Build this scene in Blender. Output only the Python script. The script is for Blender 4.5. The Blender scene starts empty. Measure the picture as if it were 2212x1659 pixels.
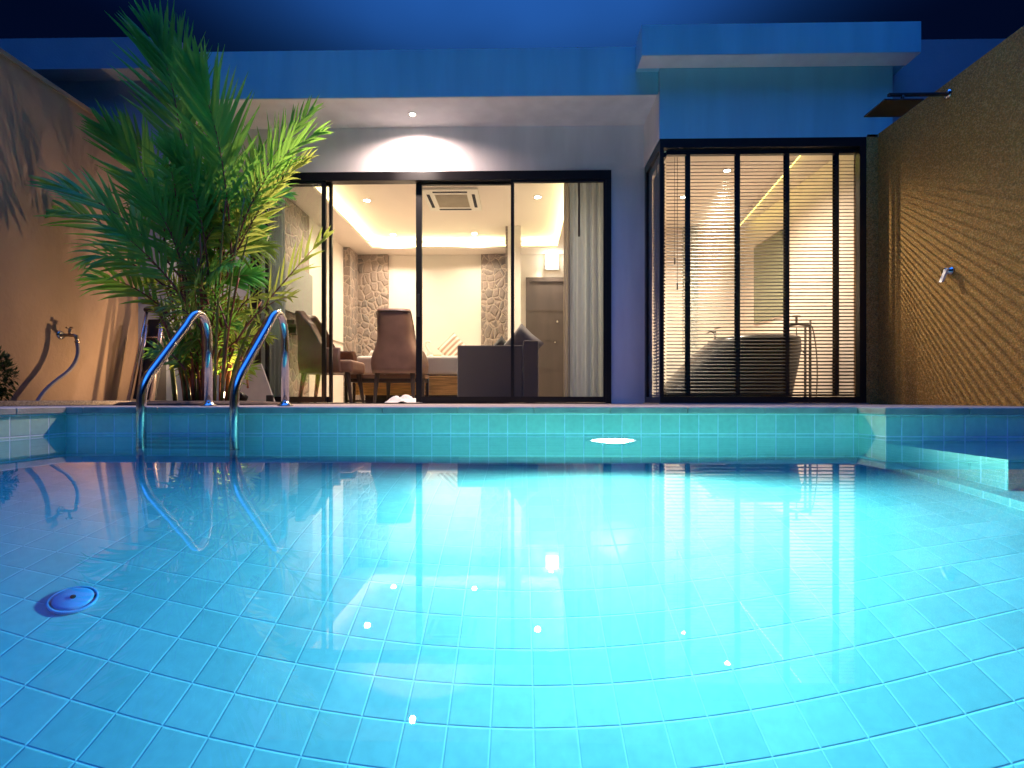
import bpy, bmesh, math, random
from mathutils import Vector, Matrix
random.seed(7)
R = math.radians
S = bpy.context.scene
C = bpy.data.collections.new('scene'); S.collection.children.link(C)

# ---------------------------------------------------------------- camera
F = 1100.0                      # focal length in the measuring grid (2212 wide)
YAW = R(1.0)
CZ = 0.04                       # camera height above the deck (deck is z = 0)
cd = bpy.data.cameras.new('camera'); cam = bpy.data.objects.new('camera', cd); C.objects.link(cam)
cam.location = (0, 0, CZ); cam.rotation_euler = (R(90), 0, YAW)
cd.sensor_width = 36; cd.lens = 36*F/2212; cd.shift_y = 34.5/2212
cd.clip_start = 0.01; cd.clip_end = 2000
S.camera = cam

def pt(x, y, Y):
    """point at depth Y that the photograph shows at grid position x, y"""
    a, b = (x-1106)/F, (864-y)/F
    dx = -math.sin(YAW)+a*math.cos(YAW); dy = math.cos(YAW)+a*math.sin(YAW)
    t = Y/dy
    return Vector((t*dx, Y, CZ+t*b))

# ---------------------------------------------------------------- world (late dusk)
w = bpy.data.worlds.new('World'); S.world = w; w.use_nodes = True
nt = w.node_tree; N = nt.nodes; L = nt.links
bg = N['Background']
sky = N.new('ShaderNodeTexSky'); sky.sky_type = 'NISHITA'; sky.sun_disc = False
sky.sun_elevation = R(1.0); sky.sun_rotation = R(0)
tint = N.new('ShaderNodeMix'); tint.data_type = 'RGBA'; tint.blend_type = 'MULTIPLY'; tint.inputs[0].default_value = 1
tint.inputs[7].default_value = (0.10, 0.54, 1.9, 1)
L.new(sky.outputs[0], tint.inputs[6])
tc = N.new('ShaderNodeTexCoord')
mp = N.new('ShaderNodeMapping'); mp.inputs['Scale'].default_value = (1.3, 0.8, 2.2); mp.inputs['Location'].default_value = (0.35, 0, 0)
L.new(tc.outputs['Generated'], mp.inputs[0])
nz = N.new('ShaderNodeTexNoise'); nz.inputs['Scale'].default_value = 1.6; nz.inputs['Detail'].default_value = 3
L.new(mp.outputs[0], nz.inputs['Vector'])
rp = N.new('ShaderNodeValToRGB'); rp.color_ramp.elements[0].position = 0.36; rp.color_ramp.elements[1].position = 0.66
rp.color_ramp.elements[0].color = (0.75,)*3+(1,); rp.color_ramp.elements[1].color = (1.1,)*3+(1,)
L.new(nz.outputs[0], rp.inputs[0])
# a lighter patch of sky over the house
sep = N.new('ShaderNodeSeparateXYZ'); L.new(tc.outputs['Generated'], sep.inputs[0])
ab = N.new('ShaderNodeMath'); ab.operation = 'ABSOLUTE'; L.new(sep.outputs[0], ab.inputs[0])
rp2 = N.new('ShaderNodeValToRGB'); rp2.color_ramp.interpolation = 'EASE'
rp2.color_ramp.elements[0].position = 0.12; rp2.color_ramp.elements[1].position = 0.56
rp2.color_ramp.elements[0].color = (1.2,)*3+(1,); rp2.color_ramp.elements[1].color = (0.16, .13, .2, 1)
L.new(ab.outputs[0], rp2.inputs[0])
m2 = N.new('ShaderNodeMix'); m2.data_type = 'RGBA'; m2.blend_type = 'MULTIPLY'; m2.inputs[0].default_value = 1
L.new(tint.outputs[2], m2.inputs[6]); L.new(rp.outputs[0], m2.inputs[7])
m3 = N.new('ShaderNodeMix'); m3.data_type = 'RGBA'; m3.blend_type = 'MULTIPLY'; m3.inputs[0].default_value = 1
L.new(m2.outputs[2], m3.inputs[6]); L.new(rp2.outputs[0], m3.inputs[7])
# the night sky is darkest low down, where the garden walls stand, and lighter overhead
rz = N.new('ShaderNodeValToRGB'); rz.color_ramp.interpolation = 'EASE'
el = rz.color_ramp.elements; el[0].position = .50; el[0].color = (.05,)*3+(1,); el[1].position = .63; el[1].color = (.22,)*3+(1,)
e3 = el.new(.85); e3.color = (3.3,)*3+(1,)
L.new(sep.outputs[2], rz.inputs[0])
ga = N.new('ShaderNodeMix'); ga.data_type = 'RGBA'; ga.blend_type = 'MULTIPLY'; ga.inputs[0].default_value = 1
L.new(m3.outputs[2], ga.inputs[6]); L.new(rz.outputs[0], ga.inputs[7])
L.new(ga.outputs[2], bg.inputs['Color']); bg.inputs['Strength'].default_value = 0.95

S.view_settings.view_transform = 'Standard'; S.view_settings.look = 'None'
S.view_settings.exposure = 0.25; S.view_settings.gamma = 1.0
S.render.engine = 'CYCLES'
cy = S.cycles
cy.max_bounces = 12; cy.transmission_bounces = 10; cy.transparent_max_bounces = 16; cy.glossy_bounces = 5; cy.diffuse_bounces = 4
cy.caustics_refractive = True; cy.caustics_reflective = False; cy.blur_glossy = 0.1
cy.sample_clamp_indirect = 6.0

# ---------------------------------------------------------------- materials
def _new(name):
    m = bpy.data.materials.new(name); m.use_nodes = True
    t = m.node_tree; return m, t.nodes, t.links, t.nodes['Principled BSDF']
def coords(n, l, scale=(1, 1, 1), rot=(0, 0, 0), kind='Object', loc=(0, 0, 0)):
    a = n.new('ShaderNodeTexCoord'); b = n.new('ShaderNodeMapping')
    b.inputs['Scale'].default_value = scale; b.inputs['Rotation'].default_value = rot; b.inputs['Location'].default_value = loc
    l.new(a.outputs[kind], b.inputs[0]); return b.outputs[0]
def mat(name, col, rough=0.6, metal=0.0, var=0.08, vs=6.0, bump=0.0, bs=60.0, stretch=(1, 1, 1), coat=0, sheen=0, spec=.5):
    m, n, l, p = _new(name)
    p.inputs['Roughness'].default_value = rough; p.inputs['Metallic'].default_value = metal
    p.inputs['Specular IOR Level'].default_value = spec
    if coat: p.inputs['Coat Weight'].default_value = coat
    if sheen: p.inputs['Sheen Weight'].default_value = sheen
    v = coords(n, l, stretch)
    z = n.new('ShaderNodeTexNoise'); z.inputs['Scale'].default_value = vs; z.inputs['Detail'].default_value = 5
    l.new(v, z.inputs['Vector'])
    r = n.new('ShaderNodeValToRGB'); r.color_ramp.elements[0].position = .3; r.color_ramp.elements[1].position = .7
    r.color_ramp.elements[0].color = tuple(c*(1-var) for c in col)+(1,)
    r.color_ramp.elements[1].color = tuple(min(1, c*(1+var)) for c in col)+(1,)
    l.new(z.outputs[0], r.inputs[0]); l.new(r.outputs[0], p.inputs['Base Color'])
    if bump:
        z2 = n.new('ShaderNodeTexNoise'); z2.inputs['Scale'].default_value = bs; z2.inputs['Detail'].default_value = 4
        l.new(v, z2.inputs['Vector'])
        b = n.new('ShaderNodeBump'); b.inputs['Strength'].default_value = bump; b.inputs['Distance'].default_value = .01
        l.new(z2.outputs[0], b.inputs['Height']); l.new(b.outputs[0], p.inputs['Normal'])
    return m
def emit(name, col, s):
    m = bpy.data.materials.new(name); m.use_nodes = True; n = m.node_tree.nodes; l = m.node_tree.links
    n.clear(); e = n.new('ShaderNodeEmission'); o = n.new('ShaderNodeOutputMaterial')
    e.inputs[0].default_value = tuple(col)+(1,); e.inputs[1].default_value = s; l.new(e.outputs[0], o.inputs[0]); return m
def glassy(name, tintc=(.96, .98, .97), rough=0.0, ior=1.5):
    m = bpy.data.materials.new(name); m.use_nodes = True; n = m.node_tree.nodes; l = m.node_tree.links
    n.clear(); t = n.new('ShaderNodeBsdfTransparent'); t.inputs[0].default_value = tuple(tintc)+(1,)
    g = n.new('ShaderNodeBsdfGlossy'); g.inputs['Roughness'].default_value = rough
    f = n.new('ShaderNodeFresnel')
    # a thin pane: the far face must not turn into a total reflector
    ge = n.new('ShaderNodeNewGeometry'); k = n.new('ShaderNodeMapRange'); k.inputs[3].default_value = ior; k.inputs[4].default_value = 1/ior
    l.new(ge.outputs['Backfacing'], k.inputs[0]); l.new(k.outputs[0], f.inputs[0])
    x = n.new('ShaderNodeMixShader'); o = n.new('ShaderNodeOutputMaterial')
    l.new(f.outputs[0], x.inputs[0]); l.new(t.outputs[0], x.inputs[1]); l.new(g.outputs[0], x.inputs[2]); l.new(x.outputs[0], o.inputs[0])
    return m
def translucent(name, col, tcol, mixv=.4, rough=.5, var=.25, vs=3., stretch=(1, 1, 1)):
    m, n, l, p = _new(name); p.inputs['Roughness'].default_value = rough
    v = coords(n, l, stretch)
    z = n.new('ShaderNodeTexNoise'); z.inputs['Scale'].default_value = vs; z.inputs['Detail'].default_value = 4; l.new(v, z.inputs['Vector'])
    r = n.new('ShaderNodeValToRGB'); r.color_ramp.elements[0].position = .3; r.color_ramp.elements[1].position = .7
    r.color_ramp.elements[0].color = tuple(c*(1-var) for c in col)+(1,); r.color_ramp.elements[1].color = tuple(min(1, c*(1+var)) for c in col)+(1,)
    l.new(z.outputs[0], r.inputs[0]); l.new(r.outputs[0], p.inputs['Base Color'])
    t = n.new('ShaderNodeBsdfTranslucent'); t.inputs[0].default_value = tuple(tcol)+(1,)
    x = n.new('ShaderNodeMixShader'); x.inputs[0].default_value = mixv
    l.new(p.outputs[0], x.inputs[1]); l.new(t.outputs[0], x.inputs[2]); l.new(x.outputs[0], n['Material Output'].inputs[0]); return m
def tile(name, axes, c1, c2, grout, size=.1, gap=.0018, rough=.06, off=(.03, -.02, 0), bumpd=.0014, w=.06):
    """glazed square tiles; axes picks the two world axes the grid follows"""
    m, n, l, p = _new(name)
    tcn = n.new('ShaderNodeTexCoord'); sp = n.new('ShaderNodeSeparateXYZ'); l.new(tcn.outputs['Object'], sp.inputs[0])
    cb = n.new('ShaderNodeCombineXYZ')
    for k, ax in enumerate(axes):
        ad = n.new('ShaderNodeMath'); ad.operation = 'ADD'; ad.inputs[1].default_value = 10-off[k]
        l.new(sp.outputs[ax], ad.inputs[0]); l.new(ad.outputs[0], cb.inputs[k])
    b = n.new('ShaderNodeTexBrick'); b.offset = 0; b.squash = 1
    b.inputs['Scale'].default_value = 1; b.inputs['Brick Width'].default_value = size; b.inputs['Row Height'].default_value = size
    b.inputs['Mortar Size'].default_value = gap; b.inputs['Mortar Smooth'].default_value = .4
    b.inputs['Color1'].default_value = tuple(c1)+(1,); b.inputs['Color2'].default_value = tuple(c2)+(1,); b.inputs['Mortar'].default_value = tuple(grout)+(1,)
    l.new(cb.outputs[0], b.inputs['Vector'])
    z = n.new('ShaderNodeTexNoise'); z.inputs['Scale'].default_value = 38; z.inputs['Detail'].default_value = 5; l.new(tcn.outputs['Object'], z.inputs['Vector'])
    mr = n.new('ShaderNodeMapRange'); mr.inputs[3].default_value = .86; mr.inputs[4].default_value = 1.12; l.new(z.outputs[0], mr.inputs[0])
    mx = n.new('ShaderNodeMix'); mx.data_type = 'RGBA'; mx.blend_type = 'MULTIPLY'; mx.inputs[0].default_value = 1
    l.new(b.outputs['Color'], mx.inputs[6]); l.new(mr.outputs[0], mx.inputs[7]); l.new(mx.outputs[2], p.inputs['Base Color'])
    rr = n.new('ShaderNodeMapRange'); rr.inputs[3].default_value = rough; rr.inputs[4].default_value = .8
    l.new(b.outputs['Fac'], rr.inputs[0]); l.new(rr.outputs[0], p.inputs['Roughness'])
    b2 = n.new('ShaderNodeTexBrick'); b2.offset = 0; b2.squash = 1; b2.inputs['Scale'].default_value = 1
    b2.inputs['Brick Width'].default_value = size; b2.inputs['Row Height'].default_value = size
    b2.inputs['Mortar Size'].default_value = gap+.002; b2.inputs['Mortar Smooth'].default_value = 1
    l.new(cb.outputs[0], b2.inputs['Vector'])
    inv = n.new('ShaderNodeMath'); inv.operation = 'MULTIPLY_ADD'; inv.inputs[1].default_value = -1
    z3 = n.new('ShaderNodeTexNoise'); z3.inputs['Scale'].default_value = 22; l.new(tcn.outputs['Object'], z3.inputs['Vector'])
    sc = n.new('ShaderNodeMath'); sc.operation = 'MULTIPLY'; sc.inputs[1].default_value = w; l.new(z3.outputs[0], sc.inputs[0])
    l.new(b2.outputs['Fac'], inv.inputs[0]); l.new(sc.outputs[0], inv.inputs[2])
    bp = n.new('ShaderNodeBump'); bp.inputs['Strength'].default_value = .8; bp.inputs['Distance'].default_value = bumpd
    l.new(inv.outputs[0], bp.inputs['Height']); l.new(bp.outputs[0], p.inputs['Normal'])
    return m
def cells(name, scale, cols, mortar, mw, bumpd, rough=.8, stretch=(1, 1, 1)):
    """voronoi stones set in mortar"""
    m, n, l, p = _new(name); p.inputs['Roughness'].default_value = rough
    v = coords(n, l, stretch)
    d = n.new('ShaderNodeTexNoise'); d.inputs['Scale'].default_value = scale*.8; l.new(v, d.inputs['Vector'])
    mv = n.new('ShaderNodeMix'); mv.data_type = 'RGBA'; mv.blend_type = 'LINEAR_LIGHT'; mv.inputs[0].default_value = .25/scale
    l.new(v, mv.inputs[6]); l.new(d.outputs['Color'], mv.inputs[7])
    a = n.new('ShaderNodeTexVoronoi'); a.inputs['Scale'].default_value = scale; l.new(mv.outputs[2], a.inputs['Vector'])
    e = n.new('ShaderNodeTexVoronoi'); e.feature = 'DISTANCE_TO_EDGE'; e.inputs['Scale'].default_value = scale; l.new(mv.outputs[2], e.inputs['Vector'])
    s = n.new('ShaderNodeSeparateXYZ'); l.new(a.outputs['Color'], s.inputs[0])
    r = n.new('ShaderNodeValToRGB')
    while len(r.color_ramp.elements) < len(cols): r.color_ramp.elements.new(.5)
    for i, c in enumerate(cols): r.color_ramp.elements[i].position = i/(len(cols)-1); r.color_ramp.elements[i].color = tuple(c)+(1,)
    l.new(s.outputs[0], r.inputs[0])
    z = n.new('ShaderNodeTexNoise'); z.inputs['Scale'].default_value = scale*5; z.inputs['Detail'].default_value = 6; l.new(v, z.inputs['Vector'])
    mr = n.new('ShaderNodeMapRange'); mr.inputs[3].default_value = .65; mr.inputs[4].default_value = 1.3; l.new(z.outputs[0], mr.inputs[0])
    mm = n.new('ShaderNodeMix'); mm.data_type = 'RGBA'; mm.blend_type = 'MULTIPLY'; mm.inputs[0].default_value = 1
    l.new(r.outputs[0], mm.inputs[6]); l.new(mr.outputs[0], mm.inputs[7])
    k = n.new('ShaderNodeMapRange'); k.inputs[1].default_value = mw*.5; k.inputs[2].default_value = mw; l.new(e.outputs['Distance'], k.inputs[0])
    mx = n.new('ShaderNodeMix'); mx.data_type = 'RGBA'; l.new(k.outputs[0], mx.inputs[0]); mx.inputs[6].default_value = tuple(mortar)+(1,); l.new(mm.outputs[2], mx.inputs[7])
    l.new(mx.outputs[2], p.inputs['Base Color'])
    kb = n.new('ShaderNodeMapRange'); kb.inputs[1].default_value = 0; kb.inputs[2].default_value = mw*4; kb.interpolation_type = 'SMOOTHSTEP'; l.new(e.outputs['Distance'], kb.inputs[0])
    ad = n.new('ShaderNodeMath'); ad.operation = 'MULTIPLY_ADD'; ad.inputs[1].default_value = .25; l.new(z.outputs[0], ad.inputs[0]); l.new(kb.outputs[0], ad.inputs[2])
    b = n.new('ShaderNodeBump'); b.inputs['Distance'].default_value = bumpd; b.inputs['Strength'].default_value = .9
    l.new(ad.outputs[0], b.inputs['Height']); l.new(b.outputs[0], p.inputs['Normal']); return m

M = {}
M['plaster'] = mat('white_plaster', (.84, .82, .83), .85, var=.07, vs=2.2, stretch=(2.5, 2.5, .5), bump=.12, bs=90)
M['roof'] = mat('roof_plaster_dusk_blue', (.28, .67, .80), .85, var=.07, vs=2.0, stretch=(3, 3, .35), bump=.12, bs=90)  # white plaster with blue sky and pool light put into its colour
M['cream'] = mat('cream_paint', (.80, .73, .65), .8, var=.03, vs=2, bump=.05)
M['ceiling'] = mat('ceiling_paint', (.80, .71, .62), .85, var=.02, vs=2)
M['bath'] = mat('bathroom_wall_paint', (.76, .65, .57), .6, var=.05, vs=2)
M['garden'] = mat('garden_wall_render', (.36, .235, .15), .9, var=.2, vs=1.7, stretch=(1, 1, .7), bump=.35, bs=35)
M['black'] = mat('black_aluminium', (.012, .011, .012), .32, var=.1, vs=20, spec=.4)
M['glass'] = glassy('window_glass')
M['slat'] = mat('dark_blind_slat', (.014, .011, .010), .5, var=.1)
M['tape'] = mat('blind_tape', (.008, .008, .009), .9)
M['chrome'] = mat('polished_steel', (.64, .60, .56), .1, 1, var=.05, vs=30)
M['darksteel'] = mat('dark_steel', (.12, .11, .1), .35, .9, var=.15)
M['deck'] = cells('exposed_aggregate_deck', 90, [(.42, .33, .26), (.58, .47, .38), (.34, .26, .2), (.64, .54, .45)], (.5, .42, .34), .02, .003)
M['coping'] = mat('sandstone_coping', (.40, .36, .30), .7, var=.2, vs=9, bump=.3, bs=70)
M['rear'] = mat('rear_blocker_dark', (.09, .085, .08), .95, var=.2, vs=2)  # made dark so the panes mirror little light from the added wall
M['pebble'] = cells('pebble_wash_render', 120, [(.58, .30, .05), (.32, .17, .03), (.78, .50, .15), (.66, .31, .05), (.40, .27, .04)], (.46, .27, .07), .02, .0035, .75)
M['stone'] = cells('river_stone_cladding', 8.5, [(.30, .235, .20), (.23, .20, .18), (.35, .275, .23), (.27, .215, .19)], (.45, .37, .30), .05, .014, .85, (1, 1, .85))
M['mosaic'] = cells('pebble_mosaic', 24, [(.6, .58, .5), (.3, .32, .3), (.7, .66, .6)], (.6, .58, .52), .05, .005, .5)
M['floor'] = tile('room_floor_tile', (0, 1), (.62, .56, .48), (.58, .52, .45), (.4, .36, .3), size=.6, gap=.003, rough=.18, w=.005, bumpd=.001)
T1, T2, TG = (.44, .70, .565), (.55, .79, .64), (.62, .85, .72)
M['tile_floor'] = tile('pool_tile_floor', (0, 1), T1, T2, TG, gap=.0019)
M['tile_back'] = tile('pool_tile_cross_wall', (0, 2), T1, T2, (.82, .95, .95), gap=.0035, off=(.03, -.0365, 0))
M['tile_side'] = tile('pool_tile_side_wall', (1, 2), T1, T2, (.82, .95, .95), gap=.0035, off=(-.02, -.0365, 0))
M['wood'] = mat('pale_pine', (.62, .33, .10), .5, var=.35, vs=5, stretch=(1, 1, 12), bump=.1)
M['darkwood'] = mat('dark_stained_wood', (.05, .032, .024), .4, var=.3, vs=8, stretch=(1, 1, .2))
M['brownwood'] = mat('brown_bench_wood', (.25, .13, .07), .45, var=.3, vs=8, stretch=(.2, 1, 1))
M['doorwood'] = mat('grey_brown_door', (.085, .065, .058), .45, var=.15, vs=6, stretch=(1, 1, .15))
M['linen'] = mat('white_linen', (.80, .75, .68), .9, var=.04, vs=10, bump=.25, bs=12, sheen=.3)
M['leather'] = mat('taupe_upholstery', (.21, .112, .07), .5, var=.15, vs=7, bump=.15, bs=120)
M['sofa'] = mat('charcoal_weave', (.105, .078, .07), .9, var=.25, vs=160, bump=.4, bs=260, sheen=.3)
M['sofacush'] = mat('grey_velvet', (.12, .10, .11), .8, var=.3, vs=9, sheen=.6)
M['blackcush'] = mat('black_velvet', (.02, .018, .02), .8, sheen=.4)
M['tv'] = mat('grey_screen', (.30, .29, .27), .35, var=.04)
M['white'] = mat('white_plastic', (.78, .74, .66), .5, var=.02)
M['grille'] = mat('tan_grille', (.42, .36, .26), .6, var=.1)
M['hose'] = mat('grey_rubber_hose', (.23, .2, .22), .5, var=.15)
M['brass'] = mat('tarnished_tap_metal', (.35, .27, .2), .3, .9, var=.2)
M['tub'] = mat('dark_glazed_tub', (.012, .013, .022), .28, var=.1)
M['ceramic'] = mat('white_ceramic', (.8, .76, .7), .15)
M['mirror'] = mat('greenish_mirror', (.36, .38, .27), .25, .5, var=.03)
M['leaf'] = translucent('palm_leaf', (.07, .38, .065), (.28, .58, .08), .42, .42, .5, 2.2)
M['leafy'] = translucent('palm_leaf_young', (.13, .29, .04), (.45, .55, .10), .45, .42, .4, 2.5)
M['rachis'] = mat('red_brown_leaf_stalk', (.20, .07, .045), .5, var=.35, vs=9)
M['stem'] = mat('red_green_cane', (.28, .09, .05), .45, var=.6, vs=5, stretch=(1, 1, 2))
M['stemg'] = mat('green_cane', (.16, .20, .05), .45, var=.5, vs=5, stretch=(1, 1, 2))
M['shrub'] = translucent('shrub_leaf', (.015, .045, .012), (.03, .06, .01), .2)
M['soil'] = mat('dark_soil', (.09, .06, .04), .95, var=.4, vs=20, bump=.6, bs=40)
M['ground'] = mat('far_ground', (.07, .06, .05), .95, var=.3, vs=.5)
M['canvas'] = mat('dark_canvas', (.03, .028, .03), .85, var=.2)
M['pinkmetal'] = mat('pale_metal_tube', (.62, .5, .45), .25, .8, var=.1)
M['board'] = mat('pale_board', (.58, .5, .46), .7, var=.1)
M['drain'] = mat('blue_drain_grate', (.25, .55, .8), .4, var=.1)
M['wing'] = mat('dark_wing_plaster', (.34, .36, .42), .9, var=.15, vs=1.2, bump=.2)
M['curtain'] = translucent('sheer_curtain', (.55, .60, .62), (.55, .58, .56), .35, .9, .08, 2, (6, 6, .3))
M['curtain2'] = translucent('lining_curtain', (.55, .5, .42), (.5, .42, .3), .3, .9, .1)
M['em_white'] = emit('downlight_glow', (1, .93, .8), 40)
M['em_cove'] = emit('cove_led', (1, .92, .5), 46)
M['em_pool'] = emit('pool_lamp_glow', (.85, 1, 1), 22)
M['em_sconce'] = emit('sconce_glow', (1, .93, .8), 12)
M['em_garden'] = emit('garden_lamp_glow', (1, .8, .5), 20)
# striped cushion
def striped():
    m, n, l, p = _new('striped_cotton'); p.inputs['Roughness'].default_value = .9
    v = coords(n, l, (1, 1, 1), (0, R(0), 0))
    wv = n.new('ShaderNodeTexWave'); wv.wave_type = 'BANDS'; wv.bands_direction = 'X'; wv.inputs['Scale'].default_value = 4.6; l.new(v, wv.inputs['Vector'])
    r = n.new('ShaderNodeValToRGB'); r.color_ramp.interpolation = 'CONSTANT'; r.color_ramp.elements[1].position = .5
    r.color_ramp.elements[0].color = (.8, .74, .66, 1); r.color_ramp.elements[1].color = (.48, .33, .25, 1)
    l.new(wv.outputs[0], r.inputs[0]); l.new(r.outputs[0], p.inputs['Base Color']); return m
M['stripe'] = striped()
# water: refractive surface over an absorbing volume
def water():
    m = bpy.data.materials.new('pool_water'); m.use_nodes = True; n = m.node_tree.nodes; l = m.node_tree.links
    n.clear(); o = n.new('ShaderNodeOutputMaterial')
    g = n.new('ShaderNodeBsdfGlass'); g.inputs['IOR'].default_value = 1.333; g.inputs['Roughness'].default_value = 0
    v = coords(n, l, (1, 1, 1))
    z = n.new('ShaderNodeTexNoise'); z.inputs['Scale'].default_value = 7; z.inputs['Detail'].default_value = 2; l.new(v, z.inputs['Vector'])
    b = n.new('ShaderNodeBump'); b.inputs['Strength'].default_value = 1; b.inputs['Distance'].default_value = .00010
    l.new(z.outputs[0], b.inputs['Height']); l.new(b.outputs[0], g.inputs['Normal'])
    a = n.new('ShaderNodeVolumeAbsorption'); a.inputs[0].default_value = (.14, .64, .955, 1); a.inputs[1].default_value = .95
    l.new(g.outputs[0], o.inputs[0]); l.new(a.outputs[0], o.inputs['Volume']); return m
M['water'] = water()

# ---------------------------------------------------------------- helpers
class MB:
    def __init__(s): s.bm = bmesh.new()
    def box(s, x0, x1, y0, y1, z0, z1, bev=0, mi=0, segs=2):
        vs = [s.bm.verts.new((x, y, z)) for z in (z0, z1) for y in (y0, y1) for x in (x0, x1)]
        fs = [s.bm.faces.new([vs[i] for i in q]) for q in ((0, 2, 3, 1), (4, 5, 7, 6), (0, 1, 5, 4), (2, 6, 7, 3), (0, 4, 6, 2), (1, 3, 7, 5))]
        for f in fs: f.material_index = mi
        if bev:
            es = list({e for f in fs for e in f.edges})
            bmesh.ops.bevel(s.bm, geom=es, offset=bev, segments=segs, profile=.6, affect='EDGES')
        return s
    def quad(s, pts, mi=0):
        f = s.bm.faces.new([s.bm.verts.new(p) for p in pts]); f.material_index = mi; return s
    def obox(s, c, ax, half):
        """oriented box: centre, three axes, half sizes"""
        c = Vector(c); A = [Vector(a).normalized()*h for a, h in zip(ax, half)]
        vs = [s.bm.verts.new(c+A[0]*i+A[1]*j+A[2]*k) for k in (-1, 1) for j in (-1, 1) for i in (-1, 1)]
        for q in ((0, 2, 3, 1), (4, 5, 7, 6), (0, 1, 5, 4), (2, 6, 7, 3), (0, 4, 6, 2), (1, 3, 7, 5)): s.bm.faces.new([vs[i] for i in q])
        return s
    def tube(s, pts, r, seg=12, cap=True, sm=True):
        pts = [Vector(p) for p in pts]; n = len(pts); rings = []
        rs = r if isinstance(r, (list, tuple)) else [r]*n
        t = (pts[1]-pts[0]).normalized(); u = t.cross(Vector((0, 0, 1)))
        if u.length < .1: u = t.cross(Vector((1, 0, 0)))
        u.normalize()
        for i, p in enumerate(pts):
            t = (pts[min(i+1, n-1)]-pts[max(i-1, 0)]).normalized()
            u = (u-t*u.dot(t)).normalized(); v = t.cross(u)
            rings.append([s.bm.verts.new(p+(u*math.cos(2*math.pi*k/seg)+v*math.sin(2*math.pi*k/seg))*rs[i]) for k in range(seg)])
        for a, b in zip(rings, rings[1:]):
            for k in range(seg):
                f = s.bm.faces.new((a[k], a[(k+1) % seg], b[(k+1) % seg], b[k])); f.smooth = sm
        if cap: s.bm.faces.new(rings[0][::-1]); s.bm.faces.new(rings[-1])
        return s
    def cyl(s, a, b, r, seg=20): return s.tube([a, b], r, seg)
    def lathe(s, prof, c, seg=28, ax='z', cap=True):
        rings = []
        for r, z in prof:
            ring = []
            for k in range(seg):
                t = 2*math.pi*k/seg; x, y = r*math.cos(t), r*math.sin(t)
                p = (x, y, z) if ax == 'z' else ((x, z, y) if ax == 'y' else (z, x, y))
                ring.append(s.bm.verts.new(Vector(c)+Vector(p)))
            rings.append(ring)
        for a, b in zip(rings, rings[1:]):
            for k in range(seg):
                f = s.bm.faces.new((a[k], a[(k+1) % seg], b[(k+1) % seg], b[k])); f.smooth = True
        if cap: s.bm.faces.new(rings[0][::-1]); s.bm.faces.new(rings[-1])
        return s
    def grid(s, P, closeu=False):
        vs = [[s.bm.verts.new(p) for p in row] for row in P]
        for i in range(len(vs)-1):
            for j in range(len(vs[0])-1):
                f = s.bm.faces.new((vs[i][j], vs[i+1][j], vs[i+1][j+1], vs[i][j+1])); f.smooth = True
        return vs
    def build(s, name, mt, parent=None, loc=(0, 0, 0), rot=None, norm=True):
        if norm: bmesh.ops.recalc_face_normals(s.bm, faces=s.bm.faces)
        me = bpy.data.meshes.new(name); s.bm.to_mesh(me); s.bm.free()
        for x in (mt if isinstance(mt, (list, tuple)) else [mt]): me.materials.append(M[x] if isinstance(x, str) else x)
        o = bpy.data.objects.new(name, me); C.objects.link(o); o.location = loc
        if rot: o.rotation_euler = rot
        if parent: o.parent = parent
        return o
def tag(o, label=None, cat=None, group=None, kind=None):
    if label: o['label'] = label
    if cat: o['category'] = cat
    if group: o['group'] = group
    if kind: o['kind'] = kind
    return o
def thing(name, label, cat, loc=(0, 0, 0), rz=0, group=None):
    o = bpy.data.objects.new(name, None); C.objects.link(o); o.location = loc; o.rotation_euler = (0, 0, rz); o.empty_display_size = .1
    return tag(o, label, cat, group)
def copy_tree(o, parent=None):
    c = o.copy(); C.objects.link(c); c.parent = parent
    for ch in [x for x in C.objects if x.parent == o]: copy_tree(ch, c)
    return c
def lamp(name, kind, loc, power, col, parent=None, size=.03, spot=None, blend=.5, aim=None):
    d = bpy.data.lights.new(name, kind); d.energy = power; d.color = col
    if kind == 'AREA': d.shape = 'DISK'; d.size = size
    else: d.shadow_soft_size = size
    if kind == 'SPOT': d.spot_size = R(spot); d.spot_blend = blend
    o = bpy.data.objects.new(name, d); C.objects.link(o); o.location = loc
    if aim is not None: o.rotation_euler = Vector(aim).to_track_quat('-Z', 'Y').to_euler()
    if parent: o.parent = parent
    return o

# ================================================================ SETTING
WZ = -.145; PD = 1.1; FZ = WZ-PD
PL, PR, PB, PY0 = -2.43, 1.756, 2.68, -2.6
JB, PRX = 2.48, 3.18                     # recessed right part
HX0, HX1, HY0, HY1 = -3.8, 3.43, -3.2, 9.3
b = MB()
for q in ((-400, HX0, -400, 400), (HX1, 400, -400, 400), (HX0, HX1, -400, HY0), (HX0, HX1, HY1, 400)):
    b.quad([(q[0], q[2], -.05), (q[1], q[2], -.05), (q[1], q[3], -.05), (q[0], q[3], -.05)])
tag(b.build('ground', 'ground'), kind='structure')
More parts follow.
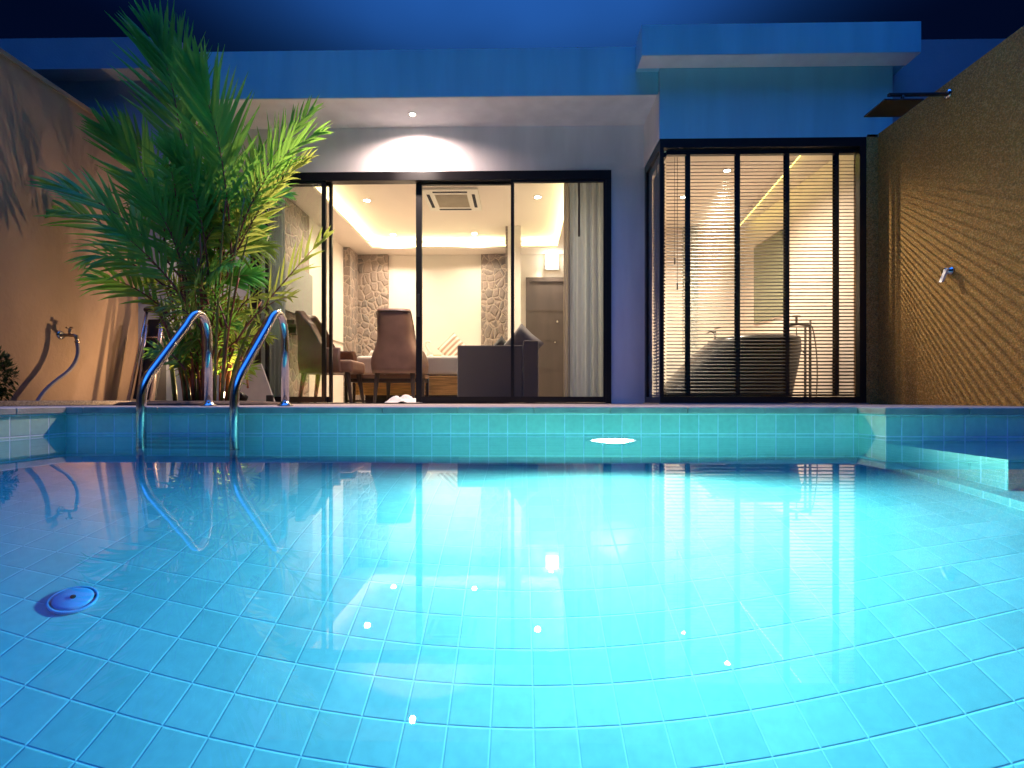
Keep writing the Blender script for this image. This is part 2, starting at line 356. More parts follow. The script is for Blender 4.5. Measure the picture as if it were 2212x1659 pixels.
# deck and coping
b = MB(); b.box(HX0, HX1, PB+.30, 5.30, -.06, 0); b.box(HX0, PL-.30, HY0, PB+.30, -.06, 0); b.box(PR+.3, HX1, JB+.30, PB+.30, -.06, -.001)
b.box(HX0, HX1, 5.30, 5.62, -.06, -.002)
tag(b.build('pool_deck', 'deck'), kind='structure')
b = MB()
def slabs(x0, x1, y0, y1, along):
    a0, a1 = (x0, x1) if along == 'x' else (y0, y1); k = a0
    while k < a1-.01:
        e = min(k+.4, a1)
        if a1-e < .1: e = a1
        if along == 'x': b.box(k+.0015, e-.0015, y0, y1, -.031, .002, .003, segs=1)
        else: b.box(x0, x1, k+.0015, e-.0015, -.031, .002, .003, segs=1)
        k = e
slabs(PL-.30, PR-.012, PB-.012, PB+.30, 'x'); slabs(PR-.012, PRX+.2, JB-.012, JB+.30, 'x')
slabs(PL-.30, PL+.012, HY0, PB-.012, 'y')
slabs(PL+.012, PRX, HY0, PY0+.012, 'x')
tag(b.build('coping', 'coping'), kind='structure')
# basin
b = MB(); T = -.031
def wx(y, x0, x1, z0, z1): b.quad([(x0, y, z0), (x1, y, z0), (x1, y, z1), (x0, y, z1)], 1)
def wy(x, y0, y1, z0, z1): b.quad([(x, y0, z0), (x, y1, z0), (x, y1, z1), (x, y0, z1)], 2)
def fl(x0, x1, y0, y1, z): b.quad([(x0, y0, z), (x1, y0, z), (x1, y1, z), (x0, y1, z)], 0)
SX, SZ, BX, BY, BZ = 1.68, FZ+.1, 1.76, 1.87, WZ-.33
fl(PL, SX, PY0, PB, FZ); fl(SX, PRX, PY0, PB, SZ); fl(BX, PRX, BY, JB, BZ)
wy(SX, PY0, PB, FZ, SZ)
wx(PB, PL, PR, FZ, T); wy(PR, JB, PB, SZ, T); wx(JB, PR, PRX, SZ, T); wy(PL, PY0, PB, FZ, T); wy(PRX, PY0, JB, SZ, T); wx(PY0, PL, PRX, FZ, T)
wy(BX, BY, JB, SZ, BZ); wx(BY, BX, PRX, SZ, BZ)
tag(b.build('pool_basin', ['tile_floor', 'tile_back', 'tile_side'], norm=False), kind='structure')
# outer shell so that nothing leaks in round the basin
b = MB(); b.box(PL-.35, PL-.03, PY0-.3, PB+.35, FZ-.3, -.062); b.box(PRX+.03, PRX+.24, PY0-.3, PB+.35, FZ-.3, -.062)
b.box(PL-.03, PRX+.03, PB+.03, PB+.35, FZ-.3, -.062); b.box(PR+.03, PRX+.03, JB+.03, PB+.03, FZ-.3, -.062); b.box(PL-.03, PRX+.03, PY0-.3, PY0-.03, FZ-.3, -.062); b.box(PL-.03, PRX+.03, PY0-.03, PB+.03, FZ-.3, FZ-.04)
tag(b.build('pool_shell', 'soil'), kind='structure')
b = MB(); b.box(PL-.02, PRX+.02, PY0-.02, PB+.02, FZ-.02, WZ)
tag(b.build('water', 'water'), kind='structure')
# a narrow soil bed under the palm and by the left wall
b = MB(); b.box(-3.7, -3.42, HY0, 4.85, 0, .035, .006)
tag(b.build('wall_kerb', 'deck'), kind='structure')
b = MB()
b.lathe([(.62, .0), (.58, .02), (.4, .03), (.1, .034)], (-2.62, 4.2, .001), 30)
tag(b.build('soil', 'soil'), kind='structure')

# ================================================================ WALLS
gw = thing('garden_wall', 'beige rendered garden wall on the left crossed by palm shadows', 'wall', (-3.75, 1, 0))
b = MB(); b.box(-3.85, -3.7, HY0, 4.86, -.05, 2.50); b.build('wall_body', 'garden', gw, loc=(3.75, -1, 0))
b = MB(); b.box(-3.86, -3.69, HY0, 4.86, 2.50, 2.54, .005); b.build('wall_cap', 'garden', gw, loc=(3.75, -1, 0))
rw = thing('rear_blocking_wall', 'dark grey unseen wall added behind the viewer to block the horizon glow', 'wall', (0, HY0, 0))
b = MB(); b.box(HX0, HX1, -.12, 0, -.05, 2.5); b.build('wall_body', 'rear', rw)  # unseen wall, added to keep the horizon glow out of the glass
pw = thing('pebble_wall', 'golden brown pebble dash wall on the right with slatted light across it', 'wall', (3.35, 1, 0))
b = MB(); b.box(3.30, 3.43, HY0, 4.9, -.05, 2.5, .006); b.build('wall_body', 'pebble', pw, loc=(-3.35, -1, 0))
b = MB(); b.box(3.193, 3.30, 4.76, 4.9, -.05, 2.497, .004); b.build('pier', 'pebble', pw, loc=(-3.35, -1, 0))

# ================================================================ VILLA
DY = 5.35; XL, XR = -2.9, .97; YBK = 8.75
v = thing('pool_villa', 'white flat roofed villa lit from inside with sliding doors facing the pool', 'house', (0, DY, 0))
VL = (0, -DY, 0)
def vp(b, name, m, parent=v):
    return b.build(name, m, parent, loc=VL if parent is v else (0, 0, 0))
b = MB(); b.box(-3.8, -2.85, DY, DY+.15, 0, 2.92); b.box(.94, 1.294, DY, DY+.15, 0, 2.92); b.box(-2.85, .94, DY, DY+.15, 2.43, 2.92)
vp(b, 'facade_wall', 'plaster')
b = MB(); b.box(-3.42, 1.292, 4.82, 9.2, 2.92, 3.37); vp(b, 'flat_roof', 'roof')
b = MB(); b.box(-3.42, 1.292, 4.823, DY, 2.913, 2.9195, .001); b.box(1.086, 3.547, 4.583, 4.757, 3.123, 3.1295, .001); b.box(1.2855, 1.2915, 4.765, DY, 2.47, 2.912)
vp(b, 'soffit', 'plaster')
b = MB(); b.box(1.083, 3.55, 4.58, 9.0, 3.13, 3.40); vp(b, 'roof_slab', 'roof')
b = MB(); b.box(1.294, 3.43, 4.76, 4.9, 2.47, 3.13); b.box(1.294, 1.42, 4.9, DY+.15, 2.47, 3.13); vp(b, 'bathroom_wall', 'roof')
b = MB(); b.box(3.43, 9, 4.9, 5.1, 0, 3.46); vp(b, 'side_wall', 'wing')
b = MB(); b.box(-9, -3.425, 4.86, 5.2, 0, 3.13); vp(b, 'wing_wall', 'wing')
b = MB(); b.box(-9, -3.2, 4.68, 9, 3.13, 3.42); vp(b, 'wing_roof', 'wing')
# bedroom shell
b = MB(); b.box(XL-.12, XL, DY+.15, YBK+.1, 0, 2.9); b.box(XL, XR, YBK, YBK+.1, 0, 2.9); b.box(-.20, 0, 7.77, YBK, 0, 2.75)
vp(b, 'room_wall', 'cream')
b = MB(); b.box(XR, 1.30, DY+.15, YBK+.1, 0, 2.9); vp(b, 'partition_wall', 'cream')
b = MB(); b.box(XL-.1, 3.3, DY+.02, YBK, -.03, .004); vp(b, 'room_floor', 'floor')
b = MB()
TX0, TX1, TY0, TY1 = -2.45, .6, 5.75, 8.36
b.box(XL, TX0, DY+.15, YBK, 2.54, 2.575); b.box(TX1, XR, DY+.15, YBK, 2.54, 2.575); b.box(TX0, TX1, DY+.15, TY0, 2.54, 2.575)
b.box(TX0, -.20, TY1, YBK, 2.54, 2.575); b.box(0, TX1, TY1, YBK, 2.54, 2.575)
vp(b, 'ceiling_border', 'ceiling')
b = MB(); b.box(XL, XR, DY+.15, YBK, 2.70, 2.74); b.box(TX0-.16, TX0-.14, DY+.15, TY1+.14, 2.575, 2.7); b.box(TX1+.14, TX1+.16, DY+.15, TY1+.14, 2.575, 2.7)
b.box(TX0-.14, -.2, TY1+.14, TY1+.16, 2.575, 2.7); b.box(0, TX1+.14, TY1+.14, TY1+.16, 2.575, 2.7)
vp(b, 'ceiling', 'ceiling')
# stone cladding
b = MB(); b.box(-2.80, -2.28, 8.68, YBK, 0, 2.53); b.box(XL, -2.79, 8.27, 8.68, 0, 2.53); vp(b, 'stone_pillar', 'stone')
b = MB(); b.box(-.68, -.2, 8.69, YBK, 0, 2.53); b.box(-.235, -.2, 7.79, 8.69, 0, 2.7); vp(b, 'stone_pillar', 'stone')
b = MB(); b.box(XL, XL+.03, 5.62, 6.86, 0, 2.53); vp(b, 'stone_panel', 'stone')
b = MB(); b.box(XL, XL+.02, 6.87, 8.26, .96, .965); b.box(XL, XL+.012, 7.5, 7.504, .004, 2.5); vp(b, 'wall_joint', 'grille')
# bathroom shell
b = MB(); b.box(3.18, 3.28, 4.92, 7.4, 0, 2.9); b.box(1.30, 3.18, 7.3, 7.4, 0, 2.9); vp(b, 'bathroom_inner_wall', 'bath')
b = MB(); b.box(1.32, 3.18, 4.9, 7.3, 2.50, 2.53); vp(b, 'bathroom_ceiling', 'ceiling')
b = MB(); b.box(2.3, 2.5, 7.24, 7.3, 0, 2.49); vp(b, 'mosaic_strip', 'mosaic')
b = MB(); b.box(1.36, 3.17, 6.5, 7.29, 0, .62, .01); vp(b, 'tiled_ledge', 'ceramic')
# entrance door
b = MB(); b.box(.155, .885, 8.70, 8.745, .004, 2.06)
for z in (.55, 1.05, 1.56): b.box(.155, .885, 8.694, 8.70, z, z+.012)
dr = vp(b, 'entry_door', 'doorwood')
b = MB(); b.box(.085, .155, 8.68, 8.75, .004, 2.13); b.box(.885, .955, 8.68, 8.75, .004, 2.13); b.box(.155, .885, 8.68, 8.75, 2.06, 2.13); b.build('door_frame', 'doorwood', dr)
b = MB(); b.lathe([(.001, -.03), (.025, -.02), (.025, 0)], (.62, 8.69, 1.37), 14, 'y'); b.build('peephole', 'chrome', dr)
b = MB(); b.lathe([(.001, -.05), (.022, -.03), (.022, 0)], (.58, 8.69, 1.02), 14, 'y'); b.build('door_knob', 'chrome', dr)

# sliding doors
FY0, FY1 = 5.31, 5.41
b = MB(); b.box(-2.85, .94, FY0, FY1, 2.34, 2.432, .003); b.box(.885, .94, FY0+.002, FY1-.002, .012, 2.34); b.box(-2.85, -2.80, FY0+.002, FY1-.002, .012, 2.34)
b.box(-2.85, .94, FY0-.01, FY1+.01, .002, .012)
fr = vp(b, 'door_frame', 'black')
def panel(x0, x1, y, name='sliding_door', handle=None, w=.035, wl=None):
    wl = wl or w
    b = MB(); t = .018
    b.box(x0, x0+wl, y-t, y+t, .014, 2.338); b.box(x1-w, x1, y-t, y+t, .014, 2.338)
    b.box(x0+wl, x1-w, y-t+.002, y+t-.002, .014, .075); b.box(x0+wl, x1-w, y-t+.002, y+t-.002, 2.315, 2.338)
    d = vp(b, name, 'black')
    b = MB(); b.box(x0+wl-.004, x1-w+.004, y-.003, y+.003, .07, 2.32); b.build('pane', 'glass', d)
    if handle is not None:
        b = MB(); b.box(handle-.012, handle+.012, y-t-.012, y-t, .92, 1.16, .004); b.build('handle', 'darksteel', d)
    return d
panel(-2.80, -2.055, 5.335, w=.04)
panel(-2.72, -2.005, 5.385, w=.03)
panel(-1.11, -.07, 5.385, w=.035, wl=.062, handle=-1.08)
panel(-.105, .885, 5.335, w=.025)
# bathroom corner window
b = MB()
WX0, WX1, WY = 1.294, 3.19, 4.76
b.box(WX0, WX1, WY-.002, WY+.06, 2.385, 2.468); b.box(WX0, WX1, WY-.002, WY+.06, .012, .07); b.box(WX1-.06, WX1, WY, WY+.06, .07, 2.385)
b.box(WX0, WX0+.035, WY, WY+.035, .07, 2.385)
b.box(WX0, WX0+.06, WY+.06, DY, 2.385, 2.468); b.box(WX0, WX0+.06, WY+.06, DY, .012, .07); b.box(WX0, WX0+.06, DY-.07, DY, .07, 2.385)
wf = vp(b, 'corner_window', 'black')
b = MB(); b.box(WX0+.03, WX1-.055, WY+.015, WY+.021, .065, 2.39); b.build('front_pane', 'glass', wf)
b = MB(); b.box(WX0+.013, WX0+.019, WY+.035, DY-.065, .065, 2.39); b.build('side_pane', 'glass', wf)
b = MB(); b.box(WX0-.02, WX1, WY-.03, WY+.06, -.001, .011); b.box(WX0-.02, WX0+.06, WY+.06, DY, -.001, .011); b.build('sill', 'coping', wf)

# blinds
def blind(x0, x1, y, z0, z1, label, tapes, rz=0, loc=None, along='x'):
    t = thing('venetian_blind', label, 'blind', loc, rz, 'blinds in the corner window')
    p = .0325; n = int((z1-z0)/p); b = MB(); W = .0125; tl = R(32)
    for i in range(n):
        z = z0+i*p
        prof = []
        for k in range(5):
            q = -1+k*.5
            prof.append((q*W*math.cos(tl), q*W*math.sin(tl)+.0022*(1-q*q)))
        top = [[(x, yy, z+zz+.0012) for yy, zz in prof] for x in (x0, x1)]
        bot = [[(x, yy, z+zz-.0012) for yy, zz in prof] for x in (x0, x1)]
        b.grid(top); b.grid(bot)
        for e in (0, -1):
            b.quad([top[0][e], top[1][e], bot[1][e], bot[0][e]])
    o = b.build('slats', 'slat', t, norm=False)
    b = MB(); b.box(x0, x1, -.022, .022, z1, z1+.045, .003); b.build('head_rail', 'black', t)
    b = MB(); b.box(x0, x1, -.02, .02, z0-.035, z0-.015, .003); b.build('bottom_rail', 'black', t)
    for xt, wd in tapes:
        b = MB(); b.box(xt-wd/2, xt+wd/2, -.0205, -.0195, z0-.03, z1); b.box(xt-wd/2, xt+wd/2, .0195, .0205, z0-.03, z1); b.build('ladder_tape', 'tape', t)
    return t
bl = blind(0, 1.76, 0, .11, 2.35, 'wide dark slatted blind with four black tapes facing the pool', [(.20, .038), (.665, .038), (1.125, .038), (1.585, .038)], 0, (1.375, 4.84, 0))
b = MB(); b.tube([(.10, -.01, 2.33), (.10, -.012, 1.1)], .0022, 6); b.tube([(.075, -.01, 2.33), (.075, -.012, 1.35)], .0018, 6); b.tube([(.10, -.012, 1.14), (.10, -.012, 1.08)], .007, 8)
b.tube([(.075, -.012, 1.38), (.075, -.012, 1.32)], .007, 8); b.build('cord', 'tape', bl)
blind(0, .40, 0, .11, 2.35, 'narrow dark slatted blind on the short side of the corner window', [(.2, .03)], R(90), (1.365, 4.87, 0))

# ================================================================ LIGHT FITTINGS
WARM = (1, .80, .60)
def downlight(x, y, z, label, power, spot=155, blend=1.0, aim=(0, 0, -1), group='recessed downlights', col=WARM, r=.042, soft=.035):
    t = thing('downlight', label, 'ceiling light', (x, y, z), 0, group)
    b = MB(); b.lathe([(r, 0), (r+.014, 0), (r+.013, -.006), (r, -.004)], (0, 0, 0), 28, cap=False); b.build('trim_ring', 'white', t)
    b = MB(); b.lathe([(.001, -.003), (r-.002, -.003), (r-.002, .001)], (0, 0, 0), 24); b.build('lens', 'em_white', t)
    lamp('downlight_lamp', 'SPOT', (0, 0, -.02), power, col, t, soft, spot, blend, aim)
    return t
G = 'recessed downlights in the bedroom ceiling'
downlight(-2.05, 6.75, 2.699, 'bedroom downlight at front left, above the taupe chairs', 230, group=G)
downlight(-2.05, 8.15, 2.699, 'bedroom downlight at back left, before the corner stone pillar', 105, group=G)
downlight(-.74, 8.12, 2.699, 'bedroom downlight at back right, before the right stone pillar', 105, group=G)
downlight(.22, 6.68, 2.699, 'bedroom downlight over the dark sofa, in front of the hall', 230, group=G)
downlight(.50, 8.52, 2.539, 'bedroom downlight in the hall, shining on the wall above the entry door', 80, spot=110, group=G)
downlight(-1.09, 5.10, 2.912, 'single outdoor downlight in the eave washing the wall above the sliding doors', 300, spot=58, blend=1.0, aim=(0, .5, -1), group='eave downlights', col=(1, .82, .70), r=.03)
lamp('downlight_fill', 'SPOT', (-1.09, 5.10, 2.885), 95, (1, .74, .66), None, .03, 168, .6, (0, -.1, -1))  # extra wide lamp in the fitting, added to brighten the facade wall
eave = [o for o in C.objects if o.name.startswith('downlight') and o.get('group') == 'eave downlights'][0]
C.objects['downlight_fill'].location = (0, 0, -.03); C.objects['downlight_fill'].parent = eave
lamp('downlight_fill_outward', 'SPOT', (0, 0, -.03), 330, (1, .72, .62), eave, .03, 96, .7, (0, -.6, -1))  # another added lamp, aimed out so light off the deck lifts the soffit
downlight(2.21, 5.50, 2.499, 'bathroom downlight right behind the blind', 330, spot=150, group='recessed downlights in the bathroom', r=.035, soft=.006)
downlight(1.97, 6.2, 2.499, 'bathroom downlight deeper in the room, left of the mirror', 140, spot=140, group='recessed downlights in the bathroom', r=.035, soft=.006)
# cove strips
cv = thing('cove_light', 'warm yellow light strip glowing along the bedroom ceiling recess', 'strip light', (0, 7, 2.58))
for (x0, x1, y0, y1) in ((TX0-.07, TX0-.05, TY0, TY1+.05), (TX0, -.22, TY1+.05, TY1+.07), (.02, TX1, TY1+.05, TY1+.07), (TX1+.05, TX1+.07, TY0, TY1+.05)):
    b = MB(); b.box(x0, x1, y0-7, y1-7, 0, .012); b.build('led_strip', 'em_cove', cv)
cb = thing('bathroom_cove_light', 'yellow light band running back along the bathroom ceiling', 'strip light', (2.9, 5, 2.47))
b = MB(); A0, A1 = Vector((2.72-2.9, 0, 0)), Vector((3.0-2.9, 2.1, 0)); dv = (A1-A0).normalized(); sd = Vector((dv.y, -dv.x, 0))
b.obox((A0+A1)/2+Vector((0, 0, .0)), (dv, sd, (0, 0, 1)), ((A1-A0).length/2, .012, .028)); b.build('housing', 'ceiling', cb)
b = MB(); b.obox((A0+A1)/2+sd*.022, (dv, sd, (0, 0, 1)), ((A1-A0).length/2, .009, .02)); b.build('led_strip', emit('bath_led', (1, .85, .2), 4.5), cb)
# wall lamp over the door
sc = thing('wall_lamp', 'square glowing wall lamp above the entry door', 'wall lamp', (.53, 8.72, 2.42))
b = MB(); b.box(-.12, .12, -.02, .025, -.16, .16, .004); b.build('back_plate', 'white', sc)
b = MB(); b.box(-.10, .10, -.10, -.022, -.10, .10, .006); b.build('shade', 'em_sconce', sc)
# underwater lamp
LX, LZ = .48, WZ-.30
pl = thing('pool_light', 'round underwater pool lamp glowing white in the back pool wall', 'pool light', (LX, PB, LZ))
b = MB(); b.lathe([(.135, -.001), (.135, -.02), (.12, -.028), (.116, -.015), (.116, -.001)], (0, 0, 0), 40, 'y'); b.build('bezel', 'white', pl)
b = MB(); b.lathe([(.001, -.03), (.06, -.028), (.105, -.018), (.112, -.002)], (0, 0, 0), 36, 'y'); b.build('lens', 'em_pool', pl)
lamp('pool_lamp', 'SPOT', (0, -.05, 0), 860, (1, 1, .52), pl, .07, 175, .5, aim=(-.12, -1, .04))

# ================================================================ POOL THINGS
ld = thing('pool_ladder', 'polished steel pool ladder with two curved handrails at the far pool edge', 'pool ladder', (-1.70, 2.60, 0))
def bez(P, n=10):
    out = []
    for i in range(n+1):
        t = i/n; out.append(P[0]*(1-t)**2+P[1]*2*t*(1-t)+P[2]*t*t)
    return out
yf, yr = -.03, .53
for sx in (-.24, .24):
    pr = [Vector((sx, yf, WZ-.70)), Vector((sx, yf, .03))]
    pr += bez([Vector((sx, yf, .03)), Vector((sx, yf, .10)), Vector((sx, yf+.06, .175))], 6)[1:]
    pr += bez([Vector((sx, yr-.21, .47)), Vector((sx, yr-.105, .615)), Vector((sx, yr-.035, .53))], 10)
    pr += bez([Vector((sx, yr-.035, .53)), Vector((sx, yr, .475)), Vector((sx, yr, .38))], 8)[1:]
    pr += [Vector((sx, yr, .0))]
    b = MB(); b.tube(pr, .0225, 24); b.build('handrail', 'chrome', ld)
    b = MB(); b.lathe([(.046, .002), (.046, .008), (.03, .016), (.024, .03)], (sx, yr, 0), 26); b.build('flange', 'chrome', ld)
    b = MB(); b.lathe([(.0245, -.02), (.0245, .02)], (sx, yf, WZ-.69), 20); b.build('foot_cap', 'canvas', ld)
for d in (.2, .42, .65):
    b = MB(); b.box(-.24, .24, yf-.04, yf+.035, WZ-d-.026, WZ-d+.026, .008); b.build('tread', 'canvas', ld)
dn = thing('floor_drain', 'round drain cover on the pool floor at lower left', 'drain', (-1.17, 1.31, FZ+.002))
b = MB(); b.lathe([(.042, 0), (.043, .008), (.037, .012), (.001, .013)], (0, 0, 0), 40); b.build('cover', 'drain', dn)
b = MB(); b.lathe([(.047, .0), (.047, .008), (.053, .005), (.053, 0)], (0, 0, 0), 40); b.build('rim', 'drain', dn)
b = MB(); b.lathe([(.006, .012), (.006, .017), (.001, .018)], (0, 0, 0), 16); b.build('screw', 'canvas', dn)

# ================================================================ PALM
palm = thing('areca_palm', 'tall clumping green palm with reddish canes beside the pool ladder', 'palm', (-2.62, 4.22, 0))
PO = Vector((-2.62, 4.22, 0))
def frond(p0, p1, p2, Lf, n, nrm, mname='leaf', wid=.011, lift=.15, ang0=62, ang1=22, droop=.1, start=.22):
    """feather leaf: curved stalk p0-p1-p2 with two rows of narrow leaflets"""
    p0, p1, p2 = Vector(p0)-PO, Vector(p1)-PO, Vector(p2)-PO
    P = bez([p0, p1, p2], 22)
    b = MB(); b.tube(P, [.008*(1-i/23)+.0012 for i in range(23)], 6)
    nf0 = len(b.bm.faces)
    nrm = Vector(nrm).normalized()
    for k in range(n):
        t = start+(1-start)*(k+random.uniform(-.25, .25))/(n-1) if n > 1 else 1
        t = max(start, min(.995, t))
        c = p0*(1-t)**2+p1*2*t*(1-t)+p2*t*t
        tg = ((p1-p0)*(1-t)+(p2-p1)*t).normalized()
        u = (t-start)/(1-start)
        prof = (.55+.45*math.sin(math.pi*min(1, .15+u*.85)))*(1-.35*u)
        for sd in (-1, 1):
            side = tg.cross(nrm)
            if side.length < .05: continue
            side.normalize(); nn = side.cross(tg).normalized()
            a = R(ang0+(ang1-ang0)*u+random.uniform(-7, 7))
            d = (tg*math.cos(a)+side*sd*math.sin(a)+nn*(lift+random.uniform(-.12, .12))).normalized()
            LL = Lf*prof*random.uniform(.82, 1.08); ws = wid*random.uniform(.8, 1.15)
            wv = d.cross(nn+side*sd*random.uniform(-.5, .5)).normalized()
            prev = None; dr = droop*random.uniform(.4, 1.8)
            q = c.copy(); dd = d.copy()
            for s_ in range(6):
                f = s_/5
                wd = ws*(1, 1.25, 1.2, .95, .55, .04)[s_]*(0.55 if s_ == 0 else 1)
                row = (b.bm.verts.new(q-wv*wd), b.bm.verts.new(q+nn*wd*.45), b.bm.verts.new(q+wv*wd))
                if prev:
                    for j in (0, 1):
                        fc = b.bm.faces.new((prev[j], row[j], row[j+1], prev[j+1])); fc.material_index = 1; fc.smooth = True
                prev = row
                q = q+dd*(LL/5); dd = (dd+Vector((0, 0, -dr*.32))).normalized()
    return b.build('frond', ['rachis', mname], palm, norm=False)
def fpx(a, m, t, Y0, Y1, Lf, n, nrm=(0, -1, .1), **k):
    Y0 += .27; Y1 += .27; Lf *= 1.08; n = int(n*.72); Ym = (Y0+Y1)/2
    return frond(pt(a[0], a[1], Y0), pt(m[0], m[1], Ym), pt(t[0], t[1], Y1), Lf, n, nrm, **k)
# the fronds that make the outline
BIG = dict(ang0=44, ang1=10, droop=.05, lift=.1)
fpx((408, 480), (394, 210), (335, 72), 4.0, 3.9, .70, 34, (.1, -1, 0), wid=.016, start=.3, **BIG)
fpx((440, 470), (402, 230), (385, 85), 4.1, 4.2, .60, 24, (-.2, -1, 0), wid=.015, start=.35, **BIG)
fpx((500, 560), (490, 300), (425, 160), 3.8, 3.6, .64, 36, (.15, -1, .1), wid=.016, start=.25, **BIG)
fpx((500, 600), (530, 370), (672, 240), 4.0, 4.1, .44, 38, (.1, -1, .2), start=.25, wid=.010, ang0=58, ang1=14, droop=.05)
fpx((490, 600), (550, 340), (690, 290), 3.8, 3.7, .42, 32, (0, -1, .5), start=.3, droop=.25, ang0=50, ang1=14)
fpx((480, 620), (560, 410), (660, 350), 3.9, 3.6, .38, 30, (.1, -.8, .6), mname='leafy', start=.3, droop=.3, ang0=50, ang1=14)
fpx((400, 580), (330, 370), (235, 285), 3.9, 3.7, .54, 28, (-.1, -1, .15), start=.25, wid=.015, ang0=46, ang1=12, droop=.05)
fpx((395, 560), (330, 350), (275, 270), 4.1, 4.2, .46, 22, (-.3, -1, .1), start=.3, wid=.014, ang0=48, ang1=12, droop=.06)
fpx((390, 600), (270, 440), (120, 400), 3.8, 3.5, .46, 20, (0, -.8, .7), start=.3, droop=.22, wid=.014, ang0=42, ang1=12)
fpx((380, 620), (250, 470), (135, 455), 3.9, 3.7, .44, 16, (0, -.9, .5), start=.3, droop=.3, wid=.014, ang0=50, ang1=18)
fpx((380, 640), (260, 530), (200, 560), 3.9, 3.6, .40, 14, (0, -.9, .6), start=.3, droop=.5, wid=.014, ang0=52, ang1=20)
fpx((375, 690), (290, 600), (205, 600), 3.9, 3.7, .36, 16, (0, -.9, .6), start=.25, droop=.35, wid=.013, ang0=50, ang1=18)
fpx((520, 720), (610, 610), (700, 512), 3.9, 3.7, .34, 15, (0, -1, .3), mname='leafy', start=.35, ang0=40, ang1=14, droop=.06, wid=.009)
fpx((510, 740), (560, 650), (630, 640), 3.8, 3.6, .26, 12, (0, -.9, .6), mname='leafy', start=.35, droop=.25, wid=.008)
fpx((470, 560), (476, 360), (450, 260), 4.1, 4.3, .50, 26, (0, -1, .1), start=.3, **BIG)
fpx((450, 600), (440, 420), (375, 330), 3.8, 3.6, .48, 26, (0, -1, .1), start=.3, **BIG)
fpx((470, 620), (530, 480), (590, 410), 4.0, 3.9, .44, 26, (0, -1, .3), start=.25, mname='leafy', ang0=48, ang1=14)
fpx((410, 640), (380, 490), (310, 410), 3.8, 3.6, .46, 24, (0, -1, .2), start=.25, ang0=48, ang1=14)
fpx((470, 640), (500, 500), (560, 330), 4.2, 4.4, .44, 28, (0, -1, .2), start=.25, ang0=50, ang1=14)
fpx((400, 650), (330, 550), (255, 500), 3.8, 3.6, .42, 20, (0, -1, .3), start=.25, droop=.2, ang0=48, ang1=16)
# inner fronds and the ragged skirt
for i in range(78):
    a = random.uniform(0, 2*math.pi); zt = random.uniform(.30, 1.7) if i < 60 else random.uniform(.12, .5)
    c = Vector((random.uniform(-.22, .22), random.uniform(-.16, .16), 0))
    base = PO+c*1.3+Vector((0, 0, zt))
    out = random.uniform(.18, .42)*(1.15 if zt > .9 else .9)
    up = random.uniform(.12, .5)
    dirv = Vector((math.cos(a), math.sin(a)*.7, 0))
    if dirv.x > 0 and zt > .8: out *= .75
    p1 = base+dirv*out*.5+Vector((0, 0, up)); p2 = base+dirv*out*1.15+Vector((0, 0, up*random.uniform(.5, 1.1)))
    low = zt < .95
    frond(base, p1, p2, random.uniform(.18, .30) if low else random.uniform(.24, .34), random.randint(10, 16) if low else random.randint(16, 24),
          (random.uniform(-.5, .5), -1, random.uniform(0, .8)), mname='leafy' if random.random() < (.6 if low else .3) else 'leaf', wid=.0075 if low else .0105, droop=random.uniform(.15, .6), start=.15)
for i in range(40):
    a = random.uniform(0, 2*math.pi); r0 = random.uniform(.02, .28)
    x0, y0 = r0*math.cos(a)*1.1, r0*math.sin(a)*.7
    h = random.uniform(.75, 1.75); ln = random.uniform(.05, .32)
    P = bez([Vector((x0, y0, 0)), Vector((x0*1.15, y0*1.1, h*.5)), Vector((x0*1.3+math.cos(a)*ln, y0*1.2+math.sin(a)*ln*.6, h))], 9)
    b = MB(); b.tube(P, [random.uniform(.010, .018)*(1-.45*j/9) for j in range(10)] if 0 else [(.010 if i % 4 else .018)*(1-.5*j/9)+(.0015 if j % 2 else 0) for j in range(10)], 8)
    b.build('cane', 'stem' if i % 5 < 3 else 'stemg', palm)
# spot lamp behind the palm, and an added one for its right side
def garden_spot(label, loc, power, aim, cone):
    gl = thing('garden_spotlight', label, 'spotlight', loc, 0, 'spotlights round the palm')
    b = MB(); b.lathe([(.045, .002), (.045, .012), (.012, .016), (.012, .05)], (0, 0, 0), 20); b.build('base', 'black', gl)
    b = MB(); b.tube([(.03, .04, .05), (-.02, -.03, .085)], [.03, .04], 18); b.build('housing', 'black', gl)
    b = MB(); b.tube([(-.0205, -.031, .0853), (-.022, -.033, .0865)], [.036, .036], 18); b.build('lens', 'em_garden', gl)
    lamp('garden_lamp', 'SPOT', (-.03, -.045, .095), power, (1, .66, .36), gl, .012, cone, .9, aim)
garden_spot('garden spotlight on the deck between the palm and the leaning board', (-2.74, 4.72, 0), 42, (-.45, -.5, .65), 150)
garden_spot('added spotlight lighting the palm from the right side of its canes', (-2.46, 4.42, 0), 34, (-.45, -.2, .9), 140)  # extra lamp, added to brighten the leaves right of the canes

